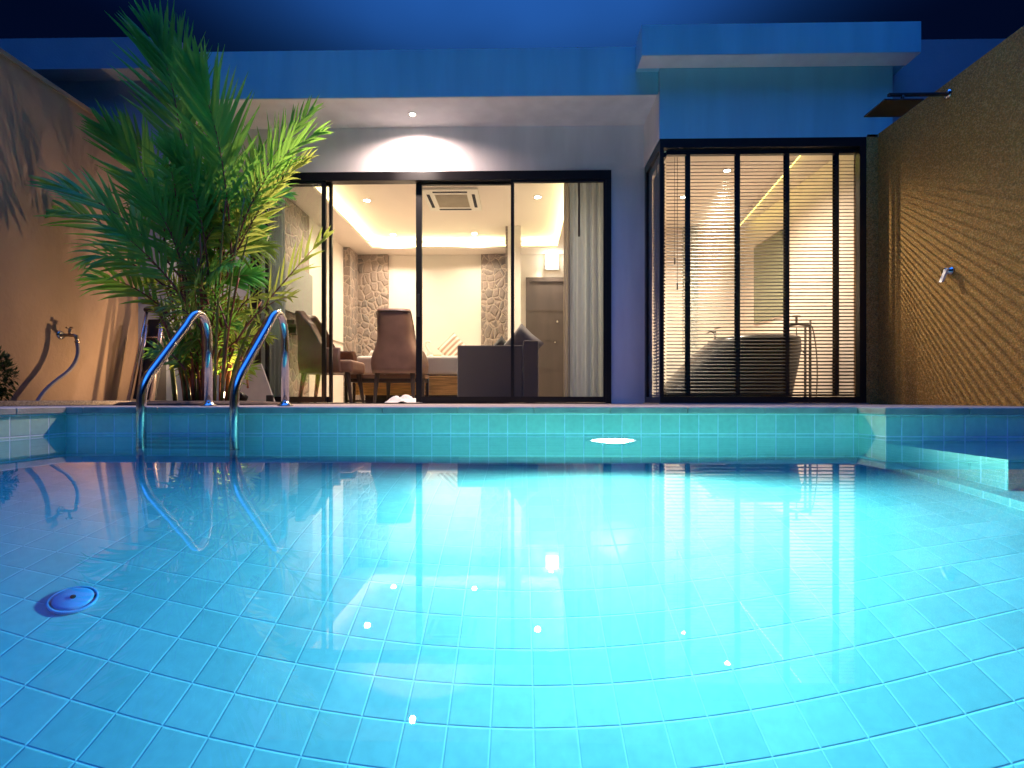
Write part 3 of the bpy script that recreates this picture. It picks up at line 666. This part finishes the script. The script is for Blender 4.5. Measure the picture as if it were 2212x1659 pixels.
# shrub at the left edge
sh = thing('shrub', 'small dark leafy shrub at the foot of the beige garden wall', 'shrub', (-3.55, 3.28, 0))
b = MB()
for i in range(2600):
    u = random.gauss(0, 1), random.gauss(0, 1), random.gauss(0, 1); q = Vector(u).normalized()*random.uniform(.4, 1)**.5
    c = Vector((q.x*.14, q.y*.2, .2+q.z*.2)); d = (q+Vector([random.uniform(-.7, .7) for _ in range(3)])).normalized()
    s_ = d.cross(Vector((0, 0, 1))).normalized()*random.uniform(.006, .011); l_ = d*random.uniform(.03, .05)
    b.quad([c, c+l_*.5+s_, c+l_, c+l_*.5-s_])
b.build('foliage', 'shrub', sh, norm=False)
b = MB()
for i in range(9):
    a = i*.7; b.tube([(0, 0, 0), (.03*math.cos(a), .04*math.sin(a), .12), (.12*math.cos(a), .17*math.sin(a), .34)], [.008, .006, .002], 6)
b.build('stems', 'rachis', sh)

# ================================================================ TAP AND HOSE
tp = thing('garden_tap', 'brass garden tap on the beige wall above the grey hose', 'tap', (-3.7, 4.03, .56))
b = MB(); b.lathe([(.035, 0), (.035, .006), (.02, .012)], (0, 0, 0), 20, 'x'); b.build('wall_plate', 'chrome', tp)
b = MB(); b.tube([(0, 0, 0), (.10, 0, 0), (.125, 0, -.008), (.135, 0, -.05)], [.012, .014, .014, .012], 12); b.tube([(.075, 0, .005), (.075, 0, .055)], [.014, .009], 12); b.tube([(.135, 0, -.045), (.135, 0, -.062)], .017, 12); b.build('body', 'brass', tp)
b = MB(); b.box(.045, .105, -.008, .008, .055, .068, .004); b.box(.07, .08, -.03, .03, .056, .066, .003); b.build('handle', 'brass', tp)
hs = thing('garden_hose', 'grey hose hanging from the garden tap down to the deck', 'hose', (-3.565, 4.03, .5))
P = bez([Vector((0, 0, 0)), Vector((.02, .02, -.16)), Vector((-.02, -.12, -.28))], 12)+bez([Vector((-.02, -.12, -.28)), Vector((-.05, -.24, -.38)), Vector((-.04, -.30, -.485))], 10)[1:]
b = MB(); b.tube(P, .014, 10); b.build('hose_pipe', 'hose', hs)

# ================================================================ LEANING THINGS BY THE PALM
dc = thing('folded_deck_chair', 'folded black deck chair leaning on the wall behind the palm', 'chair', (-3.42, 4.5, 0), R(-10))
for sx in (-.12, .12):
    b = MB(); b.tube([(sx, 0, .01), (sx*.8, .18, .90)], .014, 10); b.build('frame_tube', 'pinkmetal', dc)
    b = MB(); b.tube([(sx*.7, .06, .01), (sx*.6, .15, .74)], .012, 10); b.build('frame_tube', 'pinkmetal', dc)
b = MB(); b.obox((-.02, .15, .42), ((1, 0, 0), (0, .2, .95), (0, -.95, .2)), (.10, .38, .022)); b.build('canvas_seat', 'canvas', dc)
b = MB(); b.tube([(-.11, .17, .88), (.11, .17, .88)], .022, 12); b.build('top_roll', 'canvas', dc)
for z in (.3, .62): b = MB(); b.tube([(-.1, .05+z*.18, z), (.1, .05+z*.18, z)], .009, 8); b.build('crossbar', 'pinkmetal', dc)
bd = thing('leaning_board', 'pale board leaning against the wall to the right of the palm canes', 'board', (-2.82, 5.18, 0))
b = MB(); p = [(-.22, 0), (.30, 0), (.10, .42), (-.10, .42)]
f0 = [b.bm.verts.new((x, z*.25, z)) for x, z in p]; f1 = [b.bm.verts.new((x, z*.25+.02, z)) for x, z in p]
b.bm.faces.new(f0); b.bm.faces.new(f1[::-1])
for i in range(4): b.bm.faces.new((f0[i], f0[(i+1) % 4], f1[(i+1) % 4], f1[i]))
b.build('panel', 'board', bd)
b = MB(); b.box(.22, .29, -.035, -.004, .004, .09, .01); b.build('foot', 'canvas', bd)

# ================================================================ SHOWER
shw = thing('rain_shower', 'square rain shower head on a wall arm high on the pebble wall', 'shower', (3.3, 3.99, 2.40))
b = MB(); b.lathe([(.035, 0), (.035, -.008), (.014, -.014)], (0, 0, 0), 22, 'x'); b.build('wall_flange', 'chrome', shw)
b = MB(); b.box(-.46, -.012, -.011, .011, -.011, .011, .003); b.build('arm', 'darksteel', shw)
b = MB(); b.box(-.50, -.20, -.02, .22, -.052, -.040, .003); b.tube([(-.35, .0, -.04), (-.35, 0, -.008)], .012, 12); b.build('shower_head', 'darksteel', shw)
sv = thing('shower_valve', 'chrome lever valve on the pebble wall below the rain shower', 'valve', (3.3, 3.97, 1.03))
b = MB(); b.lathe([(.034, 0), (.034, -.008), (.024, -.012), (.024, -.05), (.001, -.052)], (0, 0, 0), 24, 'x'); b.build('body', 'chrome', sv)
b = MB(); b.obox((-.058, -.01, -.035), ((1, 0, 0), (0, 1, .1), (.35, -.1, 1)), (.008, .014, .055)); b.build('lever', 'ceramic', sv)
fp = thing('far_palm', 'dark palm crown showing over the pebble wall at the top right corner', 'palm', (4.85, 4.4, 0))
b = MB(); b.tube([(0, 0, 0), (.05, 0, 1.5), (.02, 0, 3.0)], [.09, .07, .06], 10); b.build('trunk', 'stem', fp)
b = MB()
for i in range(12):
    a = i/12*2*math.pi; dv = Vector((math.cos(a), math.sin(a), .55)).normalized(); c = Vector((.02, 0, 3.0))
    for k in range(18):
        t = k/17; q = c+dv*.85*t+Vector((0, 0, -.45*t*t)); sdv = dv.cross(Vector((0, 0, 1))).normalized()
        for s_ in (-1, 1):
            e = q+(dv*.5+sdv*s_+Vector((0, 0, -.2))).normalized()*.26*(1-.5*t); wv = Vector((0, 0, .012))
            b.quad([q-wv, q+wv, e+wv*.2, e-wv*.2])
b.build('crown', 'shrub', fp, norm=False)

# ================================================================ BEDROOM FURNITURE
def chair(label, loc, rz):
    t = thing('upholstered_chair', label, 'chair', loc, rz, 'taupe high backed chairs in the bedroom')
    n = 40; O = []; I = []
    def ring(s_, z):
        # U path: s 0..1 from left arm front, round the back (-y), to right arm front
        f = (z-.34)/.72; q0 = max(0, min(1, (z-.46)/.30)); nar = 1-.30*(q0*q0*(3-2*q0))-.05*max(0, .42-z)/.08
        hw = .285*nar; dp = .50; a = s_*2-1
        if abs(a) > .55:
            q = (abs(a)-.55)/.45; x = math.copysign(hw*(1+.06*q), a); y = -.10+q*.34
        else:
            ph = a/.55*math.pi/2; x = hw*math.copysign(abs(math.sin(ph))**.55, a); y = -.10-.20*abs(math.cos(ph))**.55
        y -= .07*max(0, f)
        return Vector((x, y, z))
    b = MB()
    Po, Pi = [], []
    for i in range(n+1):
        s_ = i/n; a = abs(s_*2-1)
        k = max(0, min(1, (a-.40)/.38)); k = k*k*(3-2*k); zt = 1.05*(1-k)+.625*k
        ro, ri = [], []
        for j in range(13):
            z = .34+(zt-.34)*j/12; p = ring(s_, z); c = Vector((0, .0, z)); d = (p-Vector((0, .05, z))); d.z = 0; d.normalize()
            ro.append(p); ri.append(p-d*.055)
        Po.append(ro); Pi.append(ri)
    vo = b.grid(Po); vi = b.grid(Pi)
    for i in range(n):
        b.bm.faces.new((vo[i][-1], vi[i][-1], vi[i+1][-1], vo[i+1][-1])); b.bm.faces.new((vo[i][0], vo[i+1][0], vi[i+1][0], vi[i][0]))
    for e in (0, n):
        for j in range(12): b.bm.faces.new((vo[e][j], vi[e][j], vi[e][j+1], vo[e][j+1]))
    b.build('backrest', 'leather', t)
    b = MB()
    P_ = []
    for i in range(0, n*3+1):
        s_ = i/(n*3); k0 = min(n-1, int(s_*n)); fr_ = s_*n-k0; p = Po[k0][-1].lerp(Po[k0+1][-1], fr_)-Vector((0, 0, .024))
        P_.append(p+Vector((p.x, p.y-.05, 0)).normalized()*.002)
    b.tube(P_, [.0058 if i % 2 else .0035 for i in range(len(P_))], 6)
    b.build('nailhead_trim', 'darksteel', t)
    b = MB(); b.box(-.245, .245, -.26, .34, .345, .49, .04, segs=3); b.build('seat', 'leather', t)
    for sx in (-1, 1):
        for sy, yy in ((-1, -.22), (1, .27)):
            b = MB(); b.tube([(sx*.20, yy, .35), (sx*.22, yy+sy*.05, .004)], [.03, .017], 8, sm=False); b.build('leg', 'darkwood', t)
    return t
chair('taupe high backed chair seen from behind, in the middle of the open doorway', (-1.43, 5.98, .004), 0)
chair('taupe high backed chair seen side on behind the left glass panel', (-2.23, 5.92, .004), R(-90))

def pillow(name, label, cat, mname, loc, size, rot, group=None, th=.09):
    b = MB(); n = 14; top, bot = [], []
    for i in range(n+1):
        rt, rb = [], []
        for j in range(n+1):
            u, w_ = -1+2*i/n, -1+2*j/n
            h = th*max(0, (1-u**4))**.5*max(0, (1-w_**4))**.5
            pin = 1-.06*(1-abs(u))*abs(w_)-.06*(1-abs(w_))*abs(u)
            x, y = u*size[0]/2*pin, w_*size[1]/2*pin
            rt.append((x, y, h)); rb.append((x, y, -h-.0005))
        top.append(rt); bot.append(rb)
    b.grid(top); b.grid(bot)
    o = b.build(name, mname, None, loc=loc, rot=rot); return tag(o, label, cat, group)
# bed
bed = thing('bed', 'double bed with a pine base and white bedding against the back wall', 'bed', (-1.25, 7.7, .004))
b = MB(); b.box(-.92, .90, -1.12, 1.03, .10, .345, .008); b.build('bed_base', 'wood', bed)
b = MB(); b.box(-.80, .80, -1.02, 1.0, 0, .10); b.build('plinth', 'darkwood', bed)
b = MB(); b.box(-.86, .84, -1.06, 1.03, .345, .52, .05, segs=3); b.build('mattress', 'linen', bed)
b = MB(); b.box(-.90, .88, -1.10, .55, .36, .615, .06, segs=4)
b.build('duvet', 'linen', bed)
pillow('pillow', 'white pillow flat at the head of the bed, behind the striped cushion', 'pillow', 'linen', (-.85, 8.45, .66), (.65, .42), (R(35), 0, 0), 'bed pillows', .08)
pillow('pillow', 'white pillow at the head of the bed nearer the left stone pillar', 'pillow', 'linen', (-1.65, 8.45, .66), (.65, .42), (R(35), 0, 0), 'bed pillows', .08)
pillow('striped_cushion', 'beige striped cushion standing on its corner on the bed', 'cushion', 'stripe', (-1.04, 7.85, .83), (.36, .36), (R(90), R(45), 0), None, .06)
def swan(label, loc, rz, s_=1):
    t = thing('towel_swan', label, 'folded towel', loc, rz, 'towel swans on the bed')
    b = MB(); b.tube([Vector(p)*s_ for p in ((-.16, 0, .03), (-.10, 0, .07), (0, 0, .075), (.08, 0, .06), (.13, 0, .03))], [x*s_ for x in (.01, .055, .075, .055, .02)], 14); b.build('body', 'linen', t)
    b = MB(); b.tube([Vector(p)*s_ for p in ((.10, 0, .05), (.15, 0, .13), (.10, 0, .22), (.07, 0, .27), (.10, 0, .31), (.15, 0, .30), (.18, 0, .275))], [x*s_ for x in (.035, .028, .022, .02, .022, .02, .008)], 12); b.build('neck', 'linen', t)
swan('white towel folded as a swan in the middle of the bed beside the tan box', (-1.44, 7.3, .62), 0, .85)
swan('white towel folded as a swan at the left edge of the bed', (-1.98, 7.0, .62), 0, .8)
b = MB(); b.box(-.06, .06, -.05, .05, 0, .09, .006); o = b.build('tissue_box', 'wood', None, loc=(-1.24, 7.55, .617)); tag(o, 'small tan box on the bed between the towel swan and striped cushion', 'box')
bn = thing('bench', 'low open framed bench at the foot of the bed', 'bench', (-1.66, 6.32, .004))
b = MB(); b.box(-.49, .49, -.17, .17, .30, .345, .006); b.build('bench_top', 'brownwood', bn)
b = MB(); b.box(-.47, .47, -.155, .155, .255, .298); b.build('apron', 'darkwood', bn)
for sx in (-1, 1):
    for sy in (-1, 1):
        b = MB(); b.box(sx*.47-.015, sx*.47+.015, sy*.15-.015, sy*.15+.015, 0, .30); b.build('leg', 'darkwood', bn)
b = MB(); b.box(-.455, .455, -.16, -.14, .01, .035); b.box(-.455, .455, .14, .16, .01, .035); b.build('foot_rail', 'darkwood', bn)
# crumpled cloth on floor
b = MB(); P = []
for i in range(25):
    row = []
    for j in range(15):
        u, w_ = i/24*2-1, j/14*2-1; r_ = max(0, 1-u*u-w_*w_*.9)
        z = .085*r_**.6*(.7+.3*math.sin(u*9+w_*4))+.018*math.sin(u*17+w_*11)*r_
        row.append((u*.21, w_*.13, max(.001, z)))
    P.append(row)
b.grid(P); o = b.build('towel', 'linen', None, loc=(-1.30, 5.62, .006), rot=(0, 0, .2)); tag(o, 'crumpled white towel on the floor beside the door stile', 'towel')
# sofa (faces left, seen from its near arm)
sf = thing('sofa', 'charcoal fabric sofa seen from its near arm behind the right glass panels', 'sofa', (-.26, 5.75, .004))
b = MB(); b.box(-.46, .28, 0, .16, .05, .655, .018); b.build('armrest', 'sofa', sf)
b = MB(); b.box(-.46, .28, 1.5, 1.66, .05, .655, .018); b.build('armrest', 'sofa', sf)
b = MB(); b.box(.285, .46, 0, 1.66, .05, .71, .02); b.build('backrest', 'sofa', sf)
b = MB(); b.box(-.44, .28, .163, 1.497, .05, .30, .01); b.build('seat_base', 'sofa', sf)
for k in (0, 1): b = MB(); b.box(-.46, .28, .17+k*.66, .82+k*.66, .305, .45, .04, segs=3); b.build('seat_cushion', 'sofa', sf)
for k, y in enumerate((.06, 1.6)):
    for x in (-.4, .4): b = MB(); b.box(x-.02, x+.02, y-.02, y+.02, 0, .05); b.build('foot', 'darkwood', sf)
pillow('sofa_cushion', 'large grey cushion leaning on the sofa back', 'cushion', 'sofacush', (.02, 6.15, .70), (.38, .38), (R(90), R(42), R(-18)), 'cushions on the sofa', .10)
pillow('sofa_cushion', 'small black cushion peeking over the sofa arm', 'cushion', 'blackcush', (-.24, 6.3, .62), (.30, .30), (R(90), R(45), R(0)), 'cushions on the sofa', .07)
# curtains
def curtain(label, x0, x1, y, z0, z1, waves, mname, amp=.03, edge=None):
    t = thing('curtain', label, 'curtain', ((x0+x1)/2, y, z0), 0, 'bedroom door curtains')
    P = []; n = int(waves*12)
    for k in range(n+1):
        u = k/n; row = []
        for j in range(17):
            w_ = j/16; a = amp*(1-.15*w_)*(1+.35*math.sin(u*11+1))
            row.append(((u-.5)*(x1-x0)*(1+.02*math.sin(w_*5)), a*math.sin(2*math.pi*waves*u+.5*math.sin(u*7+w_*1.5)), w_*(z1-z0)))
        P.append(row)
    b = MB(); b.grid(P); b.build('fabric', mname, t, norm=False)
    return t
ct = curtain('pale pleated curtain gathered at the right end of the doors', .52, .93, 5.56, .02, 2.53, 5, 'curtain', .035)
b = MB(); b.tube([(-.10, -.07, 2.50), (-.10, -.07, 1.78)], .011, 8); b.build('pull_rod', 'darkwood', ct)
P = []
ct2 = curtain('narrow tan lining curtain hanging left of the pale pleated curtain', .47, .54, 5.60, .02, 2.53, 2, 'curtain2', .02)
curtain('pale pleated curtain gathered at the left end behind the palm', -2.86, -2.60, 5.56, .02, 2.53, 6, 'curtain')
# tv, shelf, air conditioner
tv = thing('wall_television', 'flat grey television panel on the left stone wall', 'television', (XL+.03, 6.45, 1.42))
b = MB(); b.box(.012, .05, -.40, .40, -.30, .30, .004); b.build('screen', 'tv', tv); b = MB(); b.box(0, .012, -.15, .15, -.12, .12); b.build('bracket', 'black', tv)
s2 = thing('wall_shelf', 'dark wall shelf under the television', 'shelf', (XL+.03, 6.3, .94))
b = MB(); b.box(0, .20, -.35, .38, 0, .045, .004); b.build('board', 'darkwood', s2); b = MB(); b.box(0, .10, -.08, .08, -.08, -.001); b.build('bracket', 'darkwood', s2)
ac = thing('ceiling_air_conditioner', 'square white cassette air conditioner in the bedroom ceiling', 'air conditioner', (-.90, 6.72, 2.70))
b = MB(); b.box(-.36, .36, -.36, .36, -.03, -.001, .008); b.build('panel', 'white', ac)
b = MB(); b.box(-.21, .21, -.21, .21, -.036, -.029, .003)
for k in range(13): b.box(-.2, .2, -.195+k*.031, -.18+k*.031, -.04, -.035)
b.build('grille', 'grille', ac)
for (x0, x1, y0, y1) in ((-.22, .22, -.31, -.27), (-.22, .22, .27, .31), (-.31, -.27, -.22, .22), (.27, .31, -.22, .22)):
    b = MB(); b.box(x0, x1, y0, y1, -.034, -.029); b.build('air_slot', 'canvas', ac)

# ================================================================ BATHROOM THINGS
tb = thing('bathtub', 'big dark freestanding bathtub right behind the blind', 'bathtub', (2.15, 5.45, .004))
b = MB(); rows = []
for z, l_, r_, d in [(z*1.28, l_*1.02, r_*1.18, d) for z, l_, r_, d in ((0, -.70, .52, .40), (.03, -.72, .55, .42), (.15, -.60, .57, .42), (.3, -.42, .60, .42), (.42, -.27, .62, .41), (.50, -.14, .62, .40), (.53, -.10, .61, .39))]:
    rows.append([Vector(((l_+r_)/2+(r_-l_)/2*math.copysign(abs(math.cos(a))**.7, math.cos(a)), d*math.copysign(abs(math.sin(a))**.7, math.sin(a)), z)) for a in [2*math.pi*k/40 for k in range(41)]])
rows.append([Vector((.26+(p.x-.26)*.88, p.y*.85, .677)) for p in rows[-1]]); rows.append([Vector((.26+(p.x-.26)*.7, p.y*.7, .15)) for p in rows[-1]])
vv = b.grid(rows); b.bm.faces.new(vv[-1][:-1]); b.bm.faces.new(vv[0][:-1][::-1]); b.build('tub_shell', 'tub', tb)
tf = thing('bath_tap', 'chrome floor standing bath tap with hose right of the tub', 'tap', (2.98, 5.30, .004))
b = MB(); b.tube([(0, 0, 0), (0, 0, .86)], .013, 12); b.tube([(-.05, 0, 0), (-.05, 0, .78)], .012, 12); b.tube([(0, 0, .80), (-.12, 0, .82), (-.24, 0, .80), (-.27, 0, .74)], [.014, .014, .013, .011], 12); b.build('spout', 'darksteel', tf)
b = MB(); b.tube([(-.14, 0, .83), (-.14, 0, .90)], .012, 10); b.tube([(-.18, 0, .90), (-.10, 0, .90)], .009, 8); b.build('handle', 'darksteel', tf)
P = bez([Vector((-.14, 0, .78)), Vector((-.13, .02, .55)), Vector((-.02, .01, .5))], 10); b = MB(); b.tube(P, .006, 8)
b.tube(bez([Vector((.02, 0, .80)), Vector((.10, 0, .5)), Vector((.06, 0, .02))], 10), .007, 8); b.build('shower_hose', 'chrome', tf)
bs = thing('wash_basin', 'white wash basin on the ledge under the mirror', 'basin', (2.75, 6.55, .625))
b = MB(); b.lathe([(.12, 0), (.20, .05), (.22, .10), (.205, .10), (.15, .04), (.01, .03)], (0, 0, 0), 30); b.build('bowl', 'ceramic', bs)
bt = thing('basin_tap', 'tall chrome tap beside the wash basin', 'tap', (2.48, 6.55, .625))
b = MB(); b.tube([(0, 0, 0), (0, 0, .30)], .014, 12); b.tube([(0, 0, .27), (-.07, -.02, .29), (-.13, -.03, .25)], [.011, .011, .009], 10); b.build('spout', 'darksteel', bt)
b = MB(); b.obox((.05, 0, .335), ((1, 0, .25), (0, 1, 0), (-.25, 0, 1)), (.06, .01, .006)); b.build('lever', 'darksteel', bt)
mr = thing('bathroom_mirror', 'greenish framed mirror on the right bathroom wall', 'mirror', (3.18, 6.6, 1.6))
b = MB(); b.box(-.02, -.001, -.37, .37, -.53, .50, .003); b.build('glass_plate', 'mirror', mr); b = MB(); b.box(-.018, -.001, -.38, .38, -.545, -.531); b.box(-.018, -.001, -.38, .38, .501, .515); b.build('edge_trim', 'chrome', mr)
